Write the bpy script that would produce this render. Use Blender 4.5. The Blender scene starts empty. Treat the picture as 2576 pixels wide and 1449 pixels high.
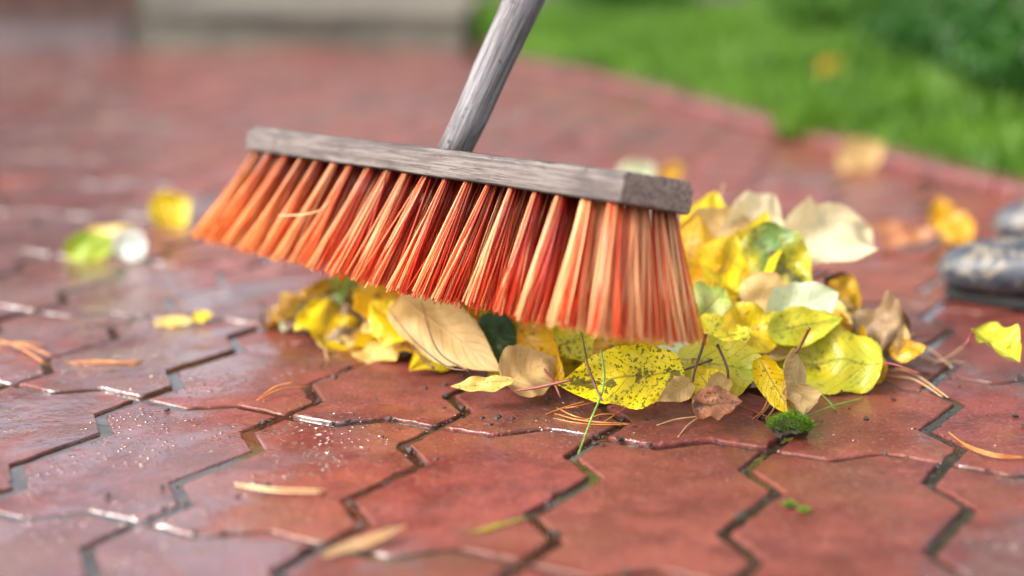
import bpy, bmesh, math, random
import numpy as np
from mathutils import Vector, Matrix, noise
random.seed(7)
R = math.radians
S = bpy.context.scene
COL = S.collection

# ------------------------------------------------------------------ camera, sky, sun, exposure
PITCH, FPX, HCAM = .2352, 3734.1, .3305            # 52 mm lens on a 36 mm sensor
cam = bpy.data.cameras.new('camera'); cam_o = bpy.data.objects.new('camera', cam); COL.objects.link(cam_o)
cam_o.location = (0, 0, HCAM); cam_o.rotation_euler = (math.pi/2 - PITCH, 0, 0)
cam.sensor_width = 36; cam.lens = FPX/2576*36; cam.clip_start = .02; cam.clip_end = 400
cam.dof.use_dof = True; cam.dof.focus_distance = 1.025; cam.dof.aperture_fstop = 1.9
S.camera = cam_o

SUN_EL, SUN_AZ = R(42), R(250)                     # azimuth clockwise from +Y (left of the camera)
w = bpy.data.worlds.new('World'); S.world = w; w.use_nodes = True
nt = w.node_tree; nt.nodes.clear()
sky = nt.nodes.new('ShaderNodeTexSky'); sky.sky_type = 'NISHITA'; sky.sun_disc = False
sky.sun_elevation = SUN_EL; sky.sun_rotation = SUN_AZ; sky.air_density = 1.0; sky.dust_density = 8.0; sky.ozone_density = 1.2
bg = nt.nodes.new('ShaderNodeBackground'); bg.inputs[1].default_value = .15
out = nt.nodes.new('ShaderNodeOutputWorld')
hs = nt.nodes.new('ShaderNodeHueSaturation'); hs.inputs['Saturation'].default_value = .50; hs.inputs['Value'].default_value = 1.5
nt.links.new(sky.outputs[0], hs.inputs['Color']); nt.links.new(hs.outputs[0], bg.inputs[0]); nt.links.new(bg.outputs[0], out.inputs[0])
sl = bpy.data.lights.new('sun', 'SUN'); sl.energy = .85; sl.angle = R(12); sl.color = (1, .95, .88)
so = bpy.data.objects.new('sun', sl); COL.objects.link(so)
sd = Vector((math.sin(SUN_AZ)*math.cos(SUN_EL), math.cos(SUN_AZ)*math.cos(SUN_EL), math.sin(SUN_EL)))
so.rotation_euler = sd.to_track_quat('Z', 'Y').to_euler()
S.view_settings.view_transform = 'Standard'; S.view_settings.look = 'None'
S.view_settings.exposure = 1.12; S.view_settings.gamma = 1
S.cycles.use_denoising = True
S.cycles.max_bounces = 8; S.cycles.transparent_max_bounces = 4

# ------------------------------------------------------------------ helpers
def P(u, v, z):
    "point seen at (u, v) of the 2576 px wide photograph, z metres along the lens axis"
    x = (u - 1288)/FPX*z; y = (724.5 - v)/FPX*z
    return Vector((x, z*math.cos(PITCH) + y*math.sin(PITCH), HCAM - z*math.sin(PITCH) + y*math.cos(PITCH)))
def G(u, v, h=0):
    "point of the ground (height h) seen at (u, v)"
    k = (724.5 - v)/FPX
    z = (HCAM - h)/(math.sin(PITCH) - k*math.cos(PITCH))
    return P(u, v, z)
def zg(u, v):
    k = (724.5 - v)/FPX
    return HCAM/(math.sin(PITCH) - k*math.cos(PITCH))

def tag(o, label=None, cat=None, group=None, kind=None):
    if label: o['label'] = label
    if cat: o['category'] = cat
    if group: o['group'] = group
    if kind: o['kind'] = kind
    return o
def mesh_obj(name, V, F, mat, parent=None, smooth=True, uv=None, col=None, mats=None):
    me = bpy.data.meshes.new(name)
    me.from_pydata([tuple(v) for v in V], [], F)
    me.update()
    if smooth: me.polygons.foreach_set('use_smooth', [True]*len(me.polygons))
    if uv is not None:
        l = me.uv_layers.new(name='UVMap')
        vi = np.empty(len(me.loops), dtype=np.int32); me.loops.foreach_get('vertex_index', vi)
        l.data.foreach_set('uv', np.asarray(uv, dtype=np.float32)[vi].ravel())
    if col is not None:
        a = me.color_attributes.new('Col', 'FLOAT_COLOR', 'POINT')
        a.data.foreach_set('color', np.asarray(col, dtype=np.float32).ravel())
    o = bpy.data.objects.new(name, me); COL.objects.link(o)
    if mat: me.materials.append(mat)
    if parent: o.parent = parent
    return o
def empty(name, loc=(0, 0, 0)):
    o = bpy.data.objects.new(name, None); COL.objects.link(o); o.location = loc; o.empty_display_size = .02
    return o
def tube(V, F, pts, rads, n=6, cap=True):
    pts = [Vector(p) for p in pts]; base = len(V)
    up = Vector((0, 0, 1))
    d0 = (pts[1] - pts[0]).normalized()
    if abs(d0.dot(up)) > .9: up = Vector((1, 0, 0))
    nrm = d0.cross(up).normalized()
    for i, p in enumerate(pts):
        d = (pts[min(i+1, len(pts)-1)] - pts[max(i-1, 0)]).normalized()
        nrm = (nrm - d*nrm.dot(d)).normalized(); b = d.cross(nrm)
        r = rads[i] if hasattr(rads, '__len__') else rads
        for k in range(n):
            a = 2*math.pi*k/n
            V.append(p + (nrm*math.cos(a) + b*math.sin(a))*r)
    for i in range(len(pts)-1):
        for k in range(n):
            a = base + i*n + k; c = base + i*n + (k+1) % n
            F.append((a, c, c+n, a+n))
    if cap:
        F.append(tuple(base + k for k in range(n))[::-1])
        F.append(tuple(base + (len(pts)-1)*n + k for k in range(n)))
def bez(pts, n=8):
    "Catmull-Rom through the points"
    pts = [Vector(p) for p in pts]
    if len(pts) == 2: return [pts[0].lerp(pts[1], i/n) for i in range(n+1)]
    ex = [pts[0]*2 - pts[1]] + pts + [pts[-1]*2 - pts[-2]]
    o = []
    for i in range(1, len(ex)-2):
        a, b, c, d = ex[i-1:i+3]
        for k in range(n):
            t = k/n
            o.append(.5*((2*b) + (c-a)*t + (2*a-5*b+4*c-d)*t*t + (3*b-a-3*c+d)*t**3))
    o.append(pts[-1]); return o

class NT:
    def __init__(s, name):
        s.m = bpy.data.materials.new(name); s.m.use_nodes = True
        s.t = s.m.node_tree; s.t.nodes.clear()
        s.out = s.n('ShaderNodeOutputMaterial')
    def n(s, t, **kw):
        x = s.t.nodes.new(t)
        for k, v in kw.items(): setattr(x, k, v)
        return x
    def put(s, node, key, v):
        if v is None: return
        i = node.inputs[key]
        if isinstance(v, bpy.types.NodeSocket): s.t.links.new(v, i)
        elif isinstance(v, (tuple, list)) and len(v) == 3 and i.type == 'RGBA': i.default_value = (*v, 1)
        else: i.default_value = v
    def mix(s, a, b, f, blend='MIX'):
        x = s.n('ShaderNodeMix', data_type='RGBA', blend_type=blend)
        s.put(x, 0, f); s.put(x, 6, a); s.put(x, 7, b); return x.outputs[2]
    def math(s, op, a, b=None, c=None, clamp=False):
        x = s.n('ShaderNodeMath', operation=op, use_clamp=clamp)
        s.put(x, 0, a)
        if b is not None: s.put(x, 1, b)
        if c is not None: s.put(x, 2, c)
        return x.outputs[0]
    def noise(s, vec, scale, detail=3, rough=.55, w=None, out='Fac', dist=0):
        x = s.n('ShaderNodeTexNoise')
        if w is not None: x.noise_dimensions = '4D'; s.put(x, 'W', w)
        s.put(x, 'Vector', vec); s.put(x, 'Scale', scale); s.put(x, 'Detail', detail); s.put(x, 'Roughness', rough); s.put(x, 'Distortion', dist)
        return x.outputs[out]
    def ramp(s, f, a, b, lo=0., hi=1.):
        x = s.n('ShaderNodeMapRange', interpolation_type='SMOOTHSTEP')
        s.put(x, 0, f); s.put(x, 1, a); s.put(x, 2, b); s.put(x, 3, lo); s.put(x, 4, hi); return x.outputs[0]
    def sep(s, v):
        x = s.n('ShaderNodeSeparateXYZ'); s.put(x, 0, v); return x.outputs
    def mapv(s, v, scale=(1, 1, 1), loc=(0, 0, 0), rot=(0, 0, 0)):
        x = s.n('ShaderNodeMapping'); s.put(x, 0, v); x.inputs[1].default_value = loc; x.inputs[2].default_value = rot; x.inputs[3].default_value = scale; return x.outputs[0]
    def bump(s, h, strength=1., dist=.001, normal=None):
        x = s.n('ShaderNodeBump'); s.put(x, 'Height', h); s.put(x, 'Strength', strength); s.put(x, 'Distance', dist)
        if normal: s.put(x, 'Normal', normal)
        return x.outputs[0]
    def pbr(s, color, rough=.5, normal=None, **kw):
        x = s.n('ShaderNodeBsdfPrincipled'); s.put(x, 'Base Color', color); s.put(x, 'Roughness', rough); s.put(x, 'Normal', normal)
        for k, v in kw.items(): s.put(x, k.replace('_', ' '), v)
        return x
    def done(s, sh):
        s.t.links.new(sh.outputs[0] if hasattr(sh, 'outputs') else sh, s.out.inputs[0]); return s.m
def obj_co(t): return t.n('ShaderNodeTexCoord').outputs['Object']
def geo_pos(t): return t.n('ShaderNodeNewGeometry').outputs['Position']

# ------------------------------------------------------------------ materials of the setting
def m_paver():
    t = NT('wet_red_concrete'); c = obj_co(t)
    vc = t.n('ShaderNodeVertexColor', layer_name='Col').outputs[0]
    big = t.noise(c, 5, 4, .6); mid = t.noise(c, 26, 5, .65); fine = t.noise(c, 420, 3, .6)
    col = t.mix((.098, .018, .012), (.18, .042, .028), t.ramp(mid, .35, .68))
    col = t.mix(col, (.14, .050, .020), t.ramp(big, .48, .66, 0, .75))
    col = t.mix(col, (.32, .13, .10), t.ramp(t.noise(c, 800, 2, .5), .62, .72, 0, .55))
    col = t.mix(col, (.06, .022, .016), t.ramp(t.noise(c, 520, 2, .5), .665, .72, 0, .8))
    col = t.mix(col, (.40, .17, .13), t.ramp(t.noise(c, 300, 3, .7), .56, .68, 0, .40))
    col = t.mix(col, (.045, .012, .010), t.ramp(t.noise(c, 230, 3, .7), .58, .68, 0, .55))
    col = t.mix(col, vc, .7, 'MULTIPLY')
    # a film of water of uneven thickness: smooth pools, and damp grain standing proud between them
    film = t.noise(t.mapv(c, (1, 1.0, 1)), 9, 4, .6, dist=.6)
    damp = t.ramp(film, .44, .60)
    gx = t.sep(c)
    lean = t.math('MINIMUM', t.math('ADD', t.math('MULTIPLY', t.math('ADD', gx[0], .14), -1.0), t.math('MULTIPLY', t.math('SUBTRACT', gx[1], .95), -.30)), .12)
    wet = t.ramp(t.math('ADD', t.noise(c, 4.5, 4, .65, dist=.8), t.math('MAXIMUM', lean, -.05)), .47, .57)
    dn = t.n('ShaderNodeTexVoronoi', feature='F1'); t.put(dn, 'Vector', t.mapv(c, (1, .8, 1))); t.put(dn, 'Scale', 230.); t.put(dn, 'Randomness', 1.)
    some = t.ramp(t.sep(dn.outputs['Color'])[0], .35, .4)
    drops = t.math('MULTIPLY', t.ramp(dn.outputs['Distance'], .10, .40, 1, 0), some)
    d2 = t.n('ShaderNodeTexVoronoi', feature='F1'); t.put(d2, 'Vector', c); t.put(d2, 'Scale', 90.)
    drops = t.math('ADD', drops, t.math('MULTIPLY', t.ramp(d2.outputs['Distance'], .08, .26, 2., 0), t.ramp(t.sep(d2.outputs['Color'])[1], .80, .82)))
    dmask = t.ramp(t.noise(c, 14, 3, .6), .42, .58)
    h1 = t.math('MULTIPLY', drops, dmask)
    grain = t.math('MULTIPLY', fine, t.math('MULTIPLY_ADD', damp, .6, .10))
    h = t.math('ADD', t.math('MULTIPLY', h1, 1.7), grain)
    h = t.math('ADD', h, t.math('MULTIPLY', t.noise(c, 60, 2, .5), .5))
    h = t.math('ADD', h, t.math('MULTIPLY', t.noise(c, 12, 2, .5), 1.2))
    nrm = t.bump(h, .8, .0014)
    col = t.mix(col, t.mix(col, (.74, .80, .95), 1., 'MULTIPLY'), wet)
    nb = t.bump(t.math('ADD', fine, t.math('MULTIPLY', mid, 2.)), .5, .001)
    sh = t.pbr(col, t.ramp(damp, 0, 1, .42, .62), nb, Coat_Weight=t.math('MULTIPLY_ADD', wet, .62, .38), Coat_Roughness=t.ramp(damp, 0, 1, .03, .15), Coat_IOR=t.math('MULTIPLY_ADD', wet, .70, 1.38), Specular_IOR_Level=.3)
    t.put(sh, 'Coat Normal', nrm)
    return t.done(sh)
def m_joint():
    t = NT('wet_joint_sand'); c = obj_co(t)
    col = t.mix((.016, .009, .005), (.05, .030, .018), t.ramp(t.noise(c, 60, 5, .7), .35, .7))
    col = t.mix(col, (.03, .05, .012), t.ramp(t.noise(c, 9, 3, .6), .56, .7, 0, .8))
    wet = t.ramp(t.noise(c, 9, 3, .6), .56, .68)
    h = t.math('ADD', t.math('MULTIPLY', t.noise(c, 420, 4, .6), wet), t.math('MULTIPLY', t.noise(c, 45, 2, .5), .8))
    return t.done(t.pbr(col, t.ramp(wet, 0, 1, .05, .4), t.bump(h, .45, .001), Coat_Weight=.75, Coat_Roughness=.03, Coat_IOR=1.33, Specular_IOR_Level=.2))
def m_plain(name, c1, c2, scale, rough=.7, bumpd=.002, spec=.5, coat=0.):
    t = NT(name); c = obj_co(t)
    n = t.noise(c, scale, 5, .65)
    col = t.mix(c1, c2, t.ramp(n, .3, .7))
    return t.done(t.pbr(col, rough, t.bump(t.noise(c, scale*6, 4, .6), .5, bumpd), Specular_IOR_Level=spec, Coat_Weight=coat, Coat_Roughness=.2))
def m_grass(name, a, b, c3, sc=2.5):
    t = NT(name); vc = t.n('ShaderNodeVertexColor', layer_name='Col').outputs[0]
    n = t.noise(geo_pos(t), sc, 3, .6)
    col = t.mix(a, b, t.ramp(n, .35, .65)); col = t.mix(col, c3, vc)
    p = t.pbr(col, .45, None, Specular_IOR_Level=.35)
    tr = t.n('ShaderNodeBsdfTranslucent'); t.put(tr, 0, col)
    mx = t.n('ShaderNodeMixShader'); mx.inputs[0].default_value = .35
    t.t.links.new(p.outputs[0], mx.inputs[1]); t.t.links.new(tr.outputs[0], mx.inputs[2])
    return t.done(mx)
PAVER, JOINT = m_paver(), m_joint()
KERB = m_plain('red_kerb_concrete', (.065, .015, .013), (.14, .036, .031), 14, .55, .002, .5, .5)
CONC = m_plain('weathered_pale_concrete', (.055, .048, .038), (.185, .165, .13), 3, .6, .004)
CONC2 = m_plain('pinkish_grey_concrete', (.085, .064, .068), (.15, .112, .118), 4, .6, .004)
BROWN = m_plain('dark_brown_boards', (.035, .012, .008), (.085, .03, .018), 9, .5, .004)
PLASTER = m_plain('grey_plaster', (.12, .11, .09), (.18, .165, .14), 3, .8, .004)
SOIL = m_plain('lawn_soil', (.035, .06, .012), (.06, .10, .02), 6, .9, .01)

# ------------------------------------------------------------------ ground and paving
def quadgrid(x0, x1, y0, y1, nx, ny, fz):
    V = []; F = []
    for j in range(ny+1):
        for i in range(nx+1):
            x = x0 + (x1-x0)*i/nx; y = y0 + (y1-y0)*j/ny; V.append((x, y, fz(x, y)))
    for j in range(ny):
        for i in range(nx):
            a = j*(nx+1)+i; F.append((a, a+1, a+nx+2, a+nx+1))
    return V, F
g = mesh_obj('ground', [(-200, -200, -.05), (200, -200, -.05), (200, 200, -.05), (-200, 200, -.05)], [(0, 1, 2, 3)], SOIL)
tag(g, kind='structure')

KA, KB = Vector((-.05, 4.1, 0)), Vector((.643, 1.839, 0))       # foot of the kerb, paving side
def kerb_pts():
    a = [(-.093, 4.42), (-.06, 3.9), (.151, 3.45), (.322, 2.919), (.452, 2.429), (.564, 2.059), (.643, 1.839), (.85, 1.18), (1.15, .2), (1.5, -1.)]
    return a
def kerb_x(y):
    a = kerb_pts()
    for (x0, y0), (x1, y1) in zip(a, a[1:]):
        if y <= y0 and y >= y1: return x0 + (x1-x0)*(y0-y)/(y0-y1)
    return a[0][0] if y > a[0][1] else a[-1][0]

YAW, CX, CY = -.2551, .6325, -.9308                # the laying grid turned against the view
PI_, PJ = .1125, .2123
def g2w(a, b):
    x = a*PI_ - CX; y = b*PJ - CY
    return (x*math.cos(YAW) - y*math.sin(YAW), x*math.sin(YAW) + y*math.cos(YAW))
def w2g(X, Y):
    x = X*math.cos(YAW) + Y*math.sin(YAW); y = -X*math.sin(YAW) + Y*math.cos(YAW)
    return ((x + CX)/PI_, (y + CY)/PJ)
OFF = {(0, 0): (-.014, .042), (1, 0): (-.022, .002), (2, 0): (.018, -.042), (3, 0): (.011, -.039), (4, 0): (.008, -.003), (5, 0): (.003, .015),
       (6, 0): (-.005, .034), (2, -1): (-.011, .005), (3, -1): (.012, -.013), (4, -1): (.003, .006), (1, 1): (.004, .006), (0, 1): (-.031, .016), (6, 1): (.004, -.024)}
def noff(i, j):
    if (i, j) in OFF: return OFF[(i, j)]
    r = random.Random(i*7919 + j*104729); return (r.uniform(-.012, .012), r.uniform(-.012, .012))
def warp(a, b):
    i, j = math.floor(a), math.floor(b); u, v = a-i, b-j
    ox = oy = 0
    for di, wu in ((0, 1-u), (1, u)):
        for dj, wv in ((0, 1-v), (1, v)):
            q = noff(i+di, j+dj); ox += q[0]*wu*wv; oy += q[1]*wu*wv
    return g2w(a+ox, b+oy)
LONG = [(0, 0), (.10, .168), (-.11, .325), (.11, .66), (-.10, .815), (0, 1)]
SHORT = [(0, 0), (.36, -.048), (.645, .048), (1, 0)]
def inset(poly, d):
    n = len(poly); o = []
    for k in range(n):
        p0, p1, p2 = Vector(poly[k-1]), Vector(poly[k]), Vector(poly[(k+1) % n])
        e1 = (p1-p0).normalized(); e2 = (p2-p1).normalized()
        n1 = Vector((-e1.y, e1.x)); n2 = Vector((-e2.y, e2.x)); m = n1+n2
        m = m/max(.35, (1 + n1.dot(n2)))
        dd = d[k] if hasattr(d, '__len__') else d
        o.append(p1 + m*dd)
    return o
V, F, C = [], [], []
ia, ib = w2g(-3.2, 4.45), w2g(1.6, -.6)
for i in range(-34, 18):
    for j in range(-8, 30):
        cx, cy = g2w(i+.5, j+.5)
        if cy > 4.36 or cy < -.7 or cx < -3. or cx > kerb_x(cy) - .02: continue
        poly = [(i+x, j+y) for x, y in SHORT[:-1]] + [(i+1+x, j+y) for x, y in LONG[:-1]] + \
               [(i+x, j+1+y) for x, y in SHORT[::-1][:-1]] + [(i+x, j+y) for x, y in LONG[::-1][:-1]]
        near = math.hypot(cx, cy-1.) < 1.0
        corners = [Vector(warp(*q)) for q in poly]; nc = len(corners)
        segs = [max(1, int((corners[(k+1) % nc]-corners[k]).length/.006)) if near else 1 for k in range(nc)]
        r = random.Random(i*31 + j*977)
        hz = r.uniform(-.0010, .0010); tx, ty = r.uniform(-.005, .005), r.uniform(-.005, .005)
        sh = r.uniform(.68, 1.15); tint = (sh, sh*r.uniform(.85, 1.1), sh*r.uniform(.85, 1.1), 1)
        base = len(V); n = sum(segs)
        for z, d in ((-.02, .0038), (-.0026, .0038), (-.0011, .0040), (-.0003, .0046), (0, .0055)):
            ic = inset(corners, d)
            for k in range(nc):
                p0, p1 = ic[k], ic[(k+1) % nc]; e = (p1-p0).normalized(); m = Vector((-e.y, e.x))
                for s_ in range(segs[k]):
                    q = p0.lerp(p1, s_/segs[k])
                    if near and s_: q = q + m*(noise.noise(Vector((q.x*60, q.y*60, 3)))*.0011 + max(0, noise.noise(Vector((q.x*130, q.y*130, 9)))-.2)*.0055)
                    V.append((q.x, q.y, z + hz + (q.x-cx)*tx + (q.y-cy)*ty)); C.append(tint)
        for L in range(4):
            for k in range(n):
                a = base+L*n+k; b = base+L*n+(k+1) % n; F.append((a, b, b+n, a+n))
        F.append(tuple(base+4*n+k for k in range(n)))
pav = mesh_obj('pavement', V, F, PAVER, col=C); tag(pav, kind='structure')
m = pav.modifiers.new('wn', 'WEIGHTED_NORMAL'); m.weight = 100
pm = empty('tmp'); bpy.data.objects.remove(pm)
V, F = quadgrid(-3.2, 1.6, -.8, 4.4, 120, 120, lambda x, y: -.0021 + .0004*noise.noise(Vector((x*9, y*9, 0))))
F = [f for f in F if sum(V[k][0] for k in f)/4 < kerb_x(sum(V[k][1] for k in f)/4) + .03]
jo = mesh_obj('joint_sand', V, F, JOINT); tag(jo, kind='structure')

# kerb: edging stones laid end to end along the lawn
def kerb_run(ys, h=.019, wdt=.055):
    V, F = [], []
    for y0, y1 in ys:
        n = 6; base = len(V)
        for k in range(n+1):
            y = y0 + (y1-y0)*k/n; x = kerb_x(y)
            dx = kerb_x(y-.05) - kerb_x(y+.05); t = Vector((-dx, .1)).normalized(); nn = Vector((t.y, -t.x))
            for o, z in ((0, -.03), (0, h-.008), (.007, h), (wdt-.007, h), (wdt, h-.008), (wdt, -.03)):
                V.append((x + nn.x*o, y + nn.y*o, z + .002*noise.noise(Vector((x*8, y*8, z*50)))))
        for k in range(n):
            for q in range(5):
                a = base+k*6+q; F.append((a, a+1, a+7, a+6))
        F.append(tuple(base+q for q in range(6))); F.append(tuple(base+n*6+q for q in range(6))[::-1])
    return V, F
edges = [4.35, 3.85, 3.35, 2.90, 2.465]
V, F = kerb_run([(b+.004, a-.004) for a, b in zip(edges, edges[1:])] + [(1.90, 2.385), (1.4, 1.892), (.9, 1.392), (.4, .892), (-.1, .392)])
k = mesh_obj('kerb', V, F, KERB, smooth=False); tag(k, kind='structure')

# lawn surface rising a little behind the kerb
def lawn_z(x, y):
    d = x - kerb_x(y) if y < 4.4 else 3.
    return .012 + .02*min(1, max(0, d/.4)) + .02*noise.noise(Vector((x*1.5, y*1.5, 0)))
V, F = [], []
NY, NX = 70, 40
for j in range(NY+1):
    y = -.6 + 9.6*j/NY
    x0 = kerb_x(y) + .05 if y < 4.42 else -.12
    for i in range(NX+1):
        x = x0 + (5.5-x0)*(i/NX)**1.6; V.append((x, y, lawn_z(x, y)))
for j in range(NY):
    for i in range(NX):
        a = j*(NX+1)+i; F.append((a, a+1, a+NX+2, a+NX+1))
lw = mesh_obj('lawn', V, F, SOIL); tag(lw, kind='structure')

# grass blades
def blades(name, n, area, hgt, width, mat, seed, dens=None, lean=.5):
    rng = np.random.default_rng(seed); V, F, C = [], [], []
    k = 0
    while k < n:
        x, y = area(rng)
        if dens and rng.random() > dens(x, y): continue
        k += 1
        h = hgt(x, y)*rng.uniform(.55, 1.25); a = rng.uniform(0, 6.283); b = rng.uniform(0, 6.283)
        wd = width*rng.uniform(.6, 1.3); l = lean*rng.uniform(.1, 1.)*h
        cx, sx = math.cos(a)*wd/2, math.sin(a)*wd/2; z = lawn_z(x, y) - .005
        base = len(V)
        for q, (f, wf) in enumerate(((0, 1), (.5, .8), (.85, .45))):
            ox, oy = math.cos(b)*l*f*f, math.sin(b)*l*f*f
            V.append((x+ox-cx*wf, y+oy-sx*wf, z+h*f*(1-.15*f))); V.append((x+ox+cx*wf, y+oy+sx*wf, z+h*f*(1-.15*f)))
        V.append((x+math.cos(b)*l, y+math.sin(b)*l, z+h*.86))
        F += [(base, base+1, base+3, base+2), (base+2, base+3, base+5, base+4), (base+4, base+5, base+6)]
        v = rng.random(); C += [(v, v, v, 1)]*7
    return mesh_obj(name, V, F, mat, col=C)
GR = m_grass('grass_blades', (.016, .07, .003), (.15, .30, .032), (.09, .20, .010))
def ar(rng):
    y = 1.2 + 5.2*rng.random()**1.1; x0 = kerb_x(y) + .05 if y < 4.4 else -.1
    return x0 + (2.6-x0)*rng.random()**1.3, y
def gh(x, y):
    d = x - kerb_x(y) if y < 4.4 else 1
    return .05 + .07*min(1, max(0, (d-.1)/.6))*(1 if y < 3.2 else .45)
gr = blades('grass', 42000, ar, gh, .006, GR, 3); tag(gr, 'dense bright green lawn grass behind the red kerb', 'grass', kind='stuff')

# ------------------------------------------------------------------ far steps, walls, shrubs, tree
def box(name, x0, x1, y0, y1, z0, z1, mat, bev=.008, parent=None):
    bm = bmesh.new(); bmesh.ops.create_cube(bm, size=1)
    for v in bm.verts: v.co = Vector((x0+(x1-x0)*(v.co.x+.5), y0+(y1-y0)*(v.co.y+.5), z0+(z1-z0)*(v.co.z+.5)))
    if bev: bmesh.ops.bevel(bm, geom=bm.edges[:], offset=bev, segments=2, affect='EDGES')
    me = bpy.data.meshes.new(name); bm.to_mesh(me); bm.free(); o = bpy.data.objects.new(name, me); COL.objects.link(o)
    me.materials.append(mat)
    if parent: o.parent = parent
    return o
s1 = empty('concrete_step', (-.6, 4.4, 0)); tag(s1, 'pale weathered concrete step along the back edge of the paving', 'step')
for nm, a in (('step_riser', (-.525, .46, .02, .10, -.03, .088)), ('step_tread', (-.53, .47, .0, 1.4, .0885, .104))):
    box(nm, *a, CONC, .004, s1)
s2 = empty('concrete_plinth', (-2., 4.4, 0)); tag(s2, 'pinkish grey concrete plinth under the dark brown boards, far left', 'plinth')
box('plinth_base', -1.8, .865, .01, .11, -.03, .078, CONC2, .004, s2); box('plinth_cap', -1.8, .87, .0, .12, .0785, .088, CONC2, .003, s2)
fn = empty('board_fence', (-2., 4.43, .088)); tag(fn, 'dark brown board fence standing on the plinth at the far left', 'fence')
x = -1.8
while x < .84:
    box('board', x, x+.112, 0, .022, 0, 1.0+random.uniform(-.01, .01), BROWN, .003, fn); x += .118
box('rail', -1.8, .86, .023, .06, .2, .28, BROWN, .003, fn); box('rail', -1.8, .86, .023, .06, .75, .83, BROWN, .003, fn)
hw = empty('garden_wall', (1.6, 5.75, 0)); tag(hw, 'low grey plastered garden wall behind the lawn and shrubs', 'wall')
box('wall_face', -4.4, 2.6, 0, .2, -.05, .62, PLASTER, .01, hw); box('wall_cap', -4.43, 2.63, -.03, .23, .62, .67, CONC, .01, hw)

LEAFG = m_grass('shrub_leaf', (.010, .05, .005), (.05, .15, .014), (.02, .09, .008), 4)
LEAFG2 = m_grass('pale_shrub_leaf', (.06, .16, .02), (.11, .24, .03), (.08, .2, .02), 4)
BARK = m_plain('dark_bark', (.035, .025, .018), (.09, .065, .045), 30, .85, .004)
def foliage(V, F, C, c, rad, n, size, rng):
    for _ in range(n):
        d = rng.normal(size=3); d /= np.linalg.norm(d); r = rng.random()**.4
        p = np.array(c) + d*np.array(rad)*r*(1+.25*math.sin(d[0]*5+c[0]*9)*math.cos(d[2]*6))
        a = rng.normal(size=3); a /= np.linalg.norm(a); b = np.cross(a, rng.normal(size=3)); b /= np.linalg.norm(b)
        L = size*rng.uniform(.6, 1.3); W = L*.45; nn = np.cross(a, b)*L*.12
        base = len(V)
        V += [p-a*L/2, p-b*W/2+nn, p+a*L/2, p+b*W/2+nn]; F += [(base, base+1, base+2, base+3)]
        v = rng.random(); C += [(v, v, v, 1)]*4
def shrub(name, label, cat, c, rad, n, size, mat, seed, group=None):
    rng = np.random.default_rng(seed)
    e = empty(name, (c[0], c[1], lawn_z(c[0], c[1]))); tag(e, label, cat, group)
    V, F, C = [], [], []
    for q in range(5):
        o = rng.uniform(-.55, .55, 3)*np.array(rad); foliage(V, F, C, (o[0], o[1], rad[2]*1.0+o[2]*.5), np.array(rad)*.62, n//5, size, rng)
    mesh_obj('foliage', V, F, mat, e, smooth=False, col=C)
    V, F = [], []
    for q in range(6):
        a = rng.uniform(0, 6.28); tube(V, F, bez([(0, 0, -.02), (math.cos(a)*rad[0]*.3, math.sin(a)*rad[1]*.3, rad[2]*.7), (math.cos(a)*rad[0]*.6, math.sin(a)*rad[1]*.6, rad[2]*1.3)], 3), .005, 5)
    mesh_obj('stem', V, F, BARK, e)
shrub('shrub', 'dark green leafy shrub at the far right edge of the lawn, nearest the kerb', 'shrub', (.98, 2.42, 0), (.27, .36, .15), 6500, .035, LEAFG, 1, 'shrubs on the lawn')
shrub('shrub', 'dark green shrub further back, behind the nearest right-hand shrub', 'shrub', (1.12, 3.35, 0), (.34, .3, .17), 4200, .035, LEAFG, 2, 'shrubs on the lawn')
shrub('shrub', 'mid green bushy shrub between the nearest shrub and the grass', 'shrub', (.98, 2.98, 0), (.24, .26, .13), 4200, .035, LEAFG, 9, 'shrubs on the lawn')
shrub('shrub', 'mid green low shrub right of the middle of the lawn', 'shrub', (.86, 4.15, 0), (.20, .3, .12), 3200, .035, LEAFG2, 3, 'shrubs on the lawn')
shrub('shrub', 'low green shrub at the foot of the tree trunk', 'shrub', (.38, 5.2, 0), (.22, .2, .10), 2200, .035, LEAFG, 4, 'shrubs on the lawn')
shrub('shrub', 'pale green shrub before the garden wall at the upper right', 'shrub', (1.1, 5.4, 0), (.3, .2, .13), 2200, .035, LEAFG2, 6, 'shrubs on the lawn')
# grass tuft growing through the gap in the kerb
rng = np.random.default_rng(5)
tf = blades('grass_tuft', 420, lambda r: (kerb_x(2.42)+.03+r.normal()*.022, 2.42+r.normal()*.028), lambda x, y: .06, .004, GR, 8)
tag(tf, 'tuft of green grass growing through the gap between two kerb stones', 'grass tuft')
tr = empty('garden_tree', (.47, 5.45, 0)); tag(tr, 'dark tree trunk standing in the lawn beyond the broom', 'tree')
V, F = [], []
tube(V, F, bez([(0, 0, -.05), (.01, 0, .3), (-.02, .02, 1.2), (.03, 0, 2.1), (0, 0, 3.)], 5), [.075-.0022*k for k in range(21)], 10)
for q in range(9):
    a = q*2.4; z = 1.4+q*.18
    tube(V, F, bez([(0, 0, z), (math.cos(a)*.5, math.sin(a)*.5, z+.35), (math.cos(a)*1., math.sin(a)*1., z+.5)], 4), [.03, .028, .025, .022, .02, .017, .014, .011, .008], 6)
mesh_obj('trunk', V, F, BARK, tr)
V, F, C = [], [], []
for q in range(16):
    a = rng.uniform(0, 6.28); r = rng.uniform(.2, 1.15)
    foliage(V, F, C, (math.cos(a)*r+.35, math.sin(a)*r, rng.uniform(1.7, 3.2)), (.5, .5, .35), 420, .09, rng)
mesh_obj('crown', V, F, LEAFG, tr, smooth=False, col=C)

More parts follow.
